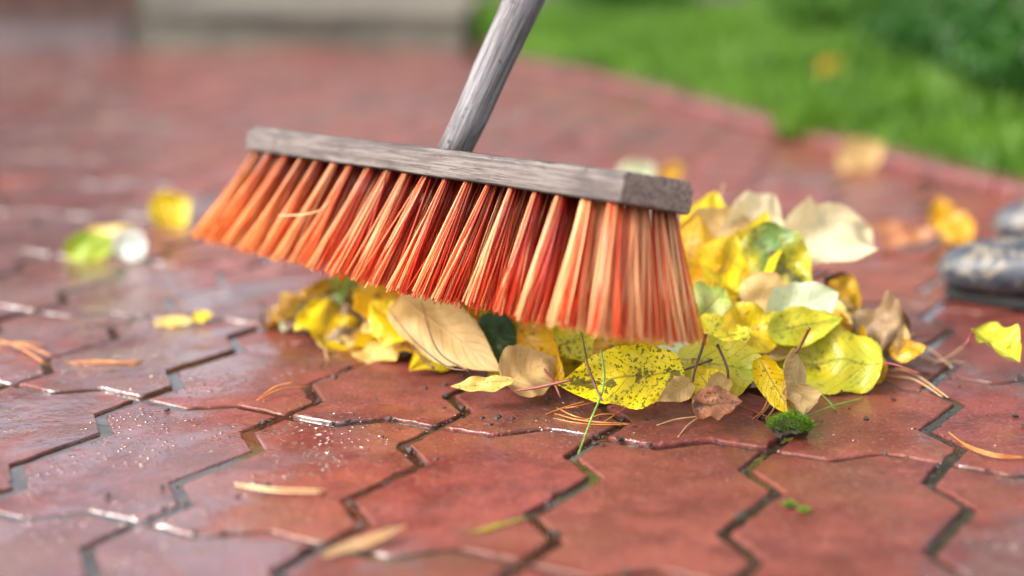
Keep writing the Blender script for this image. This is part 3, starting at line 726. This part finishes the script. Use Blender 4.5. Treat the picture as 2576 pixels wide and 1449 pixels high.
loose(510, 815, .018, .014, .4, 'yellow', 'tiny yellow leaf scrap beside the tan scrap', tilt=.3, curl=.4, bend=.4, seed=75)
loose(1240, 600, .06, .035, .4, 'cream', 'cream leaf on the paving seen through the tufts', tilt=.4, curl=.4, bend=.4, seed=77)
b = P(2060, 205, 3.0); leaf(b, b+Vector((.04, -.01, .05)), .05, (0, -1, .3), 'gold', 'single orange leaf caught in the lawn grass', group='leaves on the lawn', curl=.3, seed=78)
b = P(2190, 500, 2.2)
# filler leaves of the pile
MND = [(-.13, 1.24, .030, .055), (-.04, 1.20, .045, .06), (.04, 1.17, .05, .06), (.12, 1.16, .055, .06), (.175, 1.235, .098, .055), (.24, 1.15, .045, .045), (.15, 1.10, .03, .05)]
def mound(x, y): return max(h*math.exp(-((x-a)**2 + (y-b)**2)/(2*s*s)) for a, b, h, s in MND)
rr = random.Random(21); nfill = 0
words = {'yellow': 'bright yellow', 'gold': 'golden', 'cream': 'tan', 'lime': 'lime yellow', 'spotted': 'speckled yellow', 'mottled': 'green mottled', 'dbrown': 'dark brown'}
while nfill < 185:
    x = rr.uniform(-.21, .31); y = rr.uniform(1.04, 1.36); h = mound(x, y)
    if h < .012: continue
    k = rr.uniform(.35, .95); z = max(.006, h*k)
    e = .01; nx = -(mound(x+e, y)-mound(x-e, y))/(2*e); ny = -(mound(x, y+e)-mound(x, y-e))/(2*e)
    n = Vector((nx + rr.gauss(0, .35), ny + rr.gauss(0, .35) - .2, 1)).normalized()
    a = Vector((rr.gauss(0, 1), rr.gauss(0, 1), 0)); a = (a - n*a.dot(n)).normalized()
    Ll = rr.uniform(.045, .075); b = Vector((x, y, z)) - a*Ll/2; t = b + a*Ll
    b.z = max(.004, b.z); t.z = max(.004, t.z)
    mt = rr.choices(list(words), (10, 8, 4, 1, 4, 2, 2 if k > .6 else 14))[0]; nfill += 1  # buried leaves mostly dark brown: shade in the pile's gaps put into colour
    where = 'left end' if x < -.08 else 'middle' if x < .09 else 'right part'
    dep = 'on top' if k > .75 else 'half buried' if k > .5 else 'deep down'
    leaf(b, t, Ll*rr.uniform(.5, .68), n, mt, f'{words[mt]} leaf {dep} in the {where} of the swept pile', group=PILE, curl=rr.uniform(.1, .9), bend=rr.uniform(-.4, .7), twist=rr.uniform(-.4, .4), wav=rr.uniform(.2, .6), seed=100+nfill, under=rr.random() < .35,
         stem=rr.uniform(.02, .035) if rr.random() < .5 else None, smat=rr.choice([STEMR, STEMB, STEMD]))

# ------------------------------------------------------------------ needles, grass blades, twigs
NEED = m_plain('orange_pine_needle', (.42, .13, .025), (.56, .24, .06), 90, .45, .0004)
NEEDT = m_plain('tan_straw', (.50, .28, .12), (.62, .40, .2), 90, .45, .0004)
GBL = m_plain('green_grass_blade', (.10, .26, .03), (.22, .36, .05), 60, .45, .0004)
def needle(name, label, cat, strands, mat, r=.0006, group=None):
    V, F = [], []
    for st in strands:
        sp = bez(st, 6); n = len(sp); tube(V, F, sp, [r*(.45 + .55*math.sin(math.pi*min(1, .15+.85*(1-i/n)))) for i in range(n)], 6)
    o = mesh_obj(name, V, F, mat); tag(o, label, cat, group); return o
def gl(pts, z=.0012): return [G(u, v, zz) for u, v, zz in [(p + (z,))[:3] for p in pts]]
PN = 'fallen pine needles'
needle('pine_needle', 'orange forked pine needle pair on the wet paver left of the pile', 'pine needle', [gl([(645, 1008), (690, 975, .006), (738, 962, .008)]), gl([(645, 1008), (700, 982, .004), (780, 972)])], NEED, .00065, PN)
needle('pine_needle', 'longest orange needle pair bowed below the spotted leaf', 'pine needle', [gl([(1392, 1052), (1440, 1062), (1500, 1068), (1585, 1068)]), gl([(1395, 1040), (1450, 1055, .004), (1520, 1063, .004), (1588, 1066)])], NEED, .00055, PN)
needle('pine_needle', 'short orange needle sloping up left below the spotted leaf', 'pine needle', [gl([(1372, 1042), (1420, 1025, .003), (1470, 1010, .005)])], NEED, .00055, PN)
needle('pine_needle', 'orange needle lying highest in the tangle below the spotted leaf', 'pine needle', [gl([(1415, 1028), (1450, 1022, .006), (1500, 1010, .006)]), gl([(1400, 1025), (1440, 1045, .004), (1480, 1056)])], NEED, .00055, PN)
needle('pine_needle', 'orange needle crossing the tangle towards the right', 'pine needle', [gl([(1470, 1058, .003), (1510, 1043, .006), (1550, 1042, .005)]), gl([(1520, 1060), (1560, 1035, .006), (1592, 1010, .010)])], NEED, .00055, PN)
needle('pine_needle', 'tan forked needle pair left of the dry brown leaf', 'pine needle', [gl([(1652, 1070), (1700, 1055, .003), (1755, 1048, .004)]), gl([(1705, 1100), (1730, 1070, .003), (1760, 1048, .004)])], NEEDT, .0006, PN)
needle('pine_needle', 'orange bundled needles standing behind the moss', 'pine needle', [gl([(1892, 1055), (1920, 1030, .004), (1938, 985, .012)]), gl([(1905, 1052), (1930, 1025, .004), (1945, 990, .01)]), gl([(1925, 1055), (1945, 1030, .004), (1955, 1000, .01)])], NEED, .00065, PN)
needle('pine_needle', 'long tan needle pair right of the lime leaf', 'pine needle', [gl([(2225, 930), (2290, 935, .004), (2385, 1000)]), gl([(2228, 945), (2300, 955, .004), (2370, 998)])], NEEDT, .0006, PN)
needle('pine_needle', 'curved orange needle pair near the right edge', 'pine needle', [gl([(2385, 1086), (2430, 1118, .003), (2500, 1142, .003), (2576, 1150)]), gl([(2388, 1090), (2440, 1128, .002), (2510, 1150, .002), (2580, 1152)])], NEED, .00055, PN)
needle('pine_needle', 'tan needles criss-crossing on the joint at the right', 'pine needle', [gl([(2290, 885), (2350, 905, .003), (2430, 912)]), gl([(2330, 870), (2360, 895, .003), (2395, 925)]), gl([(2350, 915), (2390, 895, .004), (2425, 870, .006)])], NEEDT, .0006, PN)
needle('pine_needle', 'orange needle bundle at the left edge of the paving', 'pine needle', [gl([(-20, 858), (60, 868, .004), (130, 895)]), gl([(-30, 870), (50, 862, .004), (115, 868)]), gl([(0, 855), (60, 880, .003), (110, 912)])], NEED, .0007, PN)
needle('pine_needle', 'straight orange needle pair beside the left edge bundle', 'pine needle', [gl([(165, 912), (250, 908, .003), (350, 915)]), gl([(185, 916), (270, 913, .002), (360, 908)])], NEED, .0007, PN)
needle('pine_needle', 'blurred cream needle pair on the near left paver', 'pine needle', [gl([(590, 1215), (680, 1228, .004), (820, 1232)]), gl([(592, 1222), (700, 1238, .003), (812, 1240)])], NEEDT, .0008, PN)
needle('twig', 'thin dark stalk standing against the spotted leaf', 'twig', [[P(1465, 845, 1.02), P(1478, 915, 1.005), P(1495, 965, .998), P(1515, 1008, .99)]], STEMD, .0009)
needle('twig', 'red forked stalk lying left of the spotted leaf', 'twig', [[P(1295, 983, 1.04), P(1350, 975, 1.03), P(1440, 955, 1.015)], [P(1410, 1000, 1.03), P(1395, 965, 1.04), P(1370, 930, 1.06)]], STEMR, .0012)
needle('twig', 'long thin brown stalks crossing the tan leaf under the bristles', 'twig', [[P(970, 770, 1.15), P(1040, 855, 1.1), P(1120, 920, 1.07), P(1170, 932, 1.06)], [P(1060, 760, 1.14), P(1100, 880, 1.09), P(1180, 935, 1.06)]], STEMD, .0007)
needle('twig', 'reddish twig on the paving between the brown leaf and the moss', 'twig', [[P(1865, 980, 1.02), P(1940, 1010, 1.01), P(2000, 1045, .995)] if False else gl([(1820, 1000, .004), (1900, 1035, .003), (1955, 1060)]), gl([(1880, 990, .008), (1940, 1010, .005), (1985, 1035, .002)])], STEMR, .0007)
needle('grass_sprig', 'thin upright green grass blade before the spotted leaf', 'grass sprig', [[G(1455, 1142, .001), P(1485, 1060, 1.0), P(1508, 1005, .995), P(1520, 950, .995), P(1512, 880, 1.)]], GBL, .0009)
needle('grass_sprig', 'pale green grass blade lying from the moss towards the right', 'grass sprig', [gl([(2030, 1045, .006), (2100, 1020, .004), (2170, 1002)]), gl([(2060, 985, .006), (2085, 1010, .004), (2100, 1030)])], GBL, .0006)
needle('grass_sprig', 'green grass blades poking out of the left end of the pile', 'grass sprig', [[P(790, 845, 1.24), P(830, 780, 1.24), P(890, 700, 1.26)], [P(800, 840, 1.24), P(850, 780, 1.25), P(870, 730, 1.26)]], GBL, .0013)
needle('straw', 'bent pale straw caught under the red bristles', 'straw', [[P(1325, 808, .98), P(1360, 785, .975), P(1420, 780, .97), P(1500, 790, .96), P(1580, 800, .95), P(1640, 790, .94)]], NEEDT, .0011)
needle('straw', 'stray straw lying across the left bristles', 'straw', [[P(700, 543, 1.14), P(760, 540, 1.13), P(805, 530, 1.13), P(830, 505, 1.14)]], NEEDT, .0009)
# blurred willow-like leaf and olive blade in the near foreground
leaf(G(810, 1400, .003), G(1030, 1318, .008), .0085, (0, -.3, 1), 'tan', 'narrow tan leaf blurred in the near foreground', group=LO, curl=.5, bend=.2, seed=81)
leaf(G(1180, 1340, .003), G(1350, 1292, .003), .0026, (0, -.3, 1), 'mottled', 'narrow olive grass leaf blurred in the near foreground', group=LO, curl=.3, bend=.1, seed=82)

# ------------------------------------------------------------------ moss and crumbs
MOSS = NT('moss'); c_ = obj_co(MOSS); vc_ = MOSS.n('ShaderNodeVertexColor', layer_name='Col').outputs[0]
MOSS = MOSS.done(MOSS.pbr(vc_, .6, None, Specular_IOR_Level=.3))
DIRT = m_plain('dark_soil_crumb', (.02, .012, .01), (.05, .03, .022), 300, .6, .001)
def moss(c, rx, ry, rz, n, label, seed, dirty=True, blade=.0019):
    rng = np.random.default_rng(seed)
    e = empty('moss_clump', c); tag(e, label, 'moss', 'moss clumps on the paving')
    bm = bmesh.new(); bmesh.ops.create_icosphere(bm, subdivisions=3, radius=1)
    for v in bm.verts:
        k = 1 + .45*noise.noise(v.co*2.2 + Vector((seed, 0, 0))); v.co = Vector((v.co.x*rx*k, v.co.y*ry*k, rz*(1+v.co.z*k)*.9))
    me = bpy.data.meshes.new('soil_base'); bm.to_mesh(me)
    o = bpy.data.objects.new('soil_base', me); COL.objects.link(o); o.parent = e; me.materials.append(DIRT)
    V, F, C = [], [], []
    tri = [(f.calc_center_median().copy(), f.normal.copy()) for f in bm.faces]; bm.free()
    for _ in range(n):
        p, nn = tri[rng.integers(len(tri))]
        if dirty and nn.z < -.15 + .2*rng.random(): continue
        p = p + Vector(rng.normal(size=3))*rx*.06
        d = (nn + Vector(rng.normal(size=3))*.45 + Vector((0, 0, .3))).normalized(); s = d.cross(Vector(rng.normal(size=3))).normalized()*.00022
        l = blade*rng.uniform(.5, 1.2); b = len(V)
        V += [p-s, p+s, p+d*l]; F.append((b, b+1, b+2))
        k = rng.random(); g = lerp3((.06, .17, .004), (.26, .50, .01), k); C += [(*lerp3(g, (.02, .04, .004), .6), 1)]*2 + [(*g, 1)]
    mesh_obj('fronds', V, F, MOSS, e, col=C, smooth=False)
moss(G(1988, 1098), .0135, .010, .0086, 12000, 'bright green moss clump sitting on the paver joint before the pile', 1)
moss(G(1985, 1278), .0035, .003, .002, 900, 'small olive moss crumb left of its twin in the near foreground', 2, blade=.0012)
moss(G(2022, 1292), .003, .003, .002, 900, 'small olive moss crumb right of its twin in the near foreground', 3, blade=.0012)
moss(G(1862, 1306), .003, .003, .0025, 60, 'small dark soil lump with little moss on the near right joint', 4, blade=.0008)
# crumbs of soil and grit
def crumbs(name, n, mat, seed, rmin, rmax, area, label, flat=.6):
    rng = np.random.default_rng(seed); V, F = [], []
    ico = bmesh.new(); bmesh.ops.create_icosphere(ico, subdivisions=1, radius=1)
    iv = [v.co.copy() for v in ico.verts]; ifc = [tuple(v.index for v in f.verts) for f in ico.faces]; ico.free()
    for _ in range(n):
        x, y = area(rng); r = rmin + (rmax-rmin)*rng.random()**4; b = len(V)
        for v in iv:
            k = r*(1+.35*rng.normal()*.6); V.append((x+v.x*k, y+v.y*k, r*flat*.6+v.z*k*flat))
        F += [tuple(b+i for i in f) for f in ifc]
    o = mesh_obj(name, V, F, mat, smooth=False); tag(o, label, name.replace('_', ' '), kind='stuff')
def a1(r):
    if r.random() < .5:
        return .08 + r.normal()*.13, 1.03 + r.normal()*.07
    return r.uniform(-.6, .55), r.uniform(.7, 1.9)
crumbs('soil_crumbs', 520, DIRT, 5, .0004, .0032, a1, 'dark soil crumbs strewn over the wet pavers')
def aj(r):
    i = r.integers(2, 8); j = r.integers(-2, 2)
    if r.random() < .7:
        k = r.integers(0, 5); t = r.random(); (x0, y0), (x1, y1) = LONG[k], LONG[k+1]
    else:
        k = r.integers(0, 3); t = r.random(); (x0, y0), (x1, y1) = SHORT[k], SHORT[k+1]
    X, Y = warp(i + x0+(x1-x0)*t, j + y0+(y1-y0)*t)
    return X + r.normal()*.0016, Y + r.normal()*.0016
crumbs('joint_dirt', 700, DIRT, 15, .0006, .0030, aj, 'dark dirt lumps lodged in the paver joints', .7)
GRIT = m_plain('pale_grit', (.40, .30, .24), (.55, .45, .38), 200, .6, .001)
crumbs('grit', 420, GRIT, 6, .0002, .0008, lambda r: (.15+r.normal()*.2, 1.0+r.normal()*.16), 'pale grit grains strewn over the pavers')

# ------------------------------------------------------------------ rubber boots
def m_boot():
    t = NT('camouflage_rubber'); c = obj_co(t)
    a = t.noise(t.mapv(c, (1, 1, .8)), 62, 2, .5, dist=1.2); b = t.noise(c, 40, 2, .5, dist=1.5)
    col = t.mix((.014, .018, .028), (.045, .052, .066), t.ramp(b, .42, .5))
    col = t.mix(col, (.16, .135, .10), t.ramp(a, .52, .555)); col = t.mix(col, (.03, .035, .05), t.ramp(t.noise(c, 75, 2, .5, dist=1.), .58, .63))
    return t.done(t.pbr(col, .42, t.bump(t.noise(c, 300, 3, .6), .2, .0006), Coat_Weight=.05, Coat_Roughness=.3))
BOOT = m_boot(); SOLE = m_plain('black_boot_sole', (.006, .006, .007), (.014, .014, .015), 60, .85, .001)
def boot(loc, ang, label):
    e = empty('rubber_boot', loc); e.rotation_euler = (0, 0, ang); e.scale = (1, .95, .86); tag(e, label, 'boot', 'pair of camouflage rubber boots')
    # local +X points to the toe; toe tip at x = 0
    sec = [(-.001, .030, .003, .003), (-.006, .032, .018, .014), (-.016, .033, .031, .022), (-.035, .036, .040, .028), (-.065, .039, .0455, .031), (-.10, .043, .046, .033),
           (-.14, .052, .042, .041), (-.17, .064, .038, .052)]
    V, F = [], []; n = 20
    rings = []
    for x, zc, hw, hh in sec: rings.append([Vector((x, (math.cos(2*math.pi*k/n)*hw if math.sin(2*math.pi*k/n) > 0 else math.copysign(abs(math.cos(2*math.pi*k/n))**.5, math.cos(2*math.pi*k/n))*hw), max(.008, zc + math.sin(2*math.pi*k/n)*hh*(1 if math.sin(2*math.pi*k/n) > 0 else .9)))) for k in range(n)])
    # ankle and shaft: rings tilt from facing forward to facing up
    for cx, cz, tilt, hw, hl in ((-.195, .080, 35, .036, .070), (-.212, .115, 60, .037, .062), (-.220, .155, 80, .041, .056), (-.222, .22, 90, .047, .058), (-.222, .29, 90, .053, .062), (-.222, .34, 90, .056, .065)):
        t = R(tilt); ax = Vector((math.sin(t), 0, math.cos(t)))*1
        rings.append([Vector((cx, math.cos(2*math.pi*k/n)*hw, cz)) + Vector((math.sin(t), 0, math.cos(t)))*(math.sin(2*math.pi*k/n)*hl) for k in range(n)])
    for r_ in rings: V += r_
    for a in range(len(rings)-1):
        for k in range(n):
            i0 = a*n+k; i1 = a*n+(k+1) % n; F.append((i0, i1, i1+n, i0+n))
    F.append(tuple(range(n))[::-1])
    o = mesh_obj('upper', V, F, BOOT, e); s = o.modifiers.new('s', 'SUBSURF'); s.levels = s.render_levels = 2
    # sole
    V, F = [], []; out_ = []
    for k in range(40):
        a = 2*math.pi*k/40; x = -.142 + .142*math.cos(a); f = (x+.284)/.284
        wv = .049*(.72 + .28*math.sin(math.pi*min(1, f*1.05))**1) if f > .4 else .036+.01*f
        out_.append((x, math.copysign(abs(math.sin(a))**.55, math.sin(a))*wv))
    for z, gr_ in ((0, .93), (.002, .955), (.009, .965), (.012, .93)):
        V += [((x+.142)*gr_*.985-.143, y*gr_*.88, z) for x, y in out_]
    for a in range(3):
        for k in range(40): i0 = a*40+k; i1 = a*40+(k+1) % 40; F.append((i0, i1, i1+40, i0+40))
    F += [tuple(range(40))[::-1], tuple(120+k for k in range(40))]
    mesh_obj('sole', V, F, SOLE, e)
    V, F = [], []
    pts = [Vector((-.222+.0655*math.cos(a), .0565*math.sin(a), .338)) for a in [2*math.pi*k/28 for k in range(29)]]
    tube(V, F, pts, .004, 8, False); mesh_obj('top_band', V, F, SOLE, e)
    return e
boot(G(2348, 742), R(157), 'front camouflage rubber boot, its mottled grey toe nearest the leaf pile')
boot(G(2486, 622), R(160), 'rear camouflage rubber boot further back at the right edge')
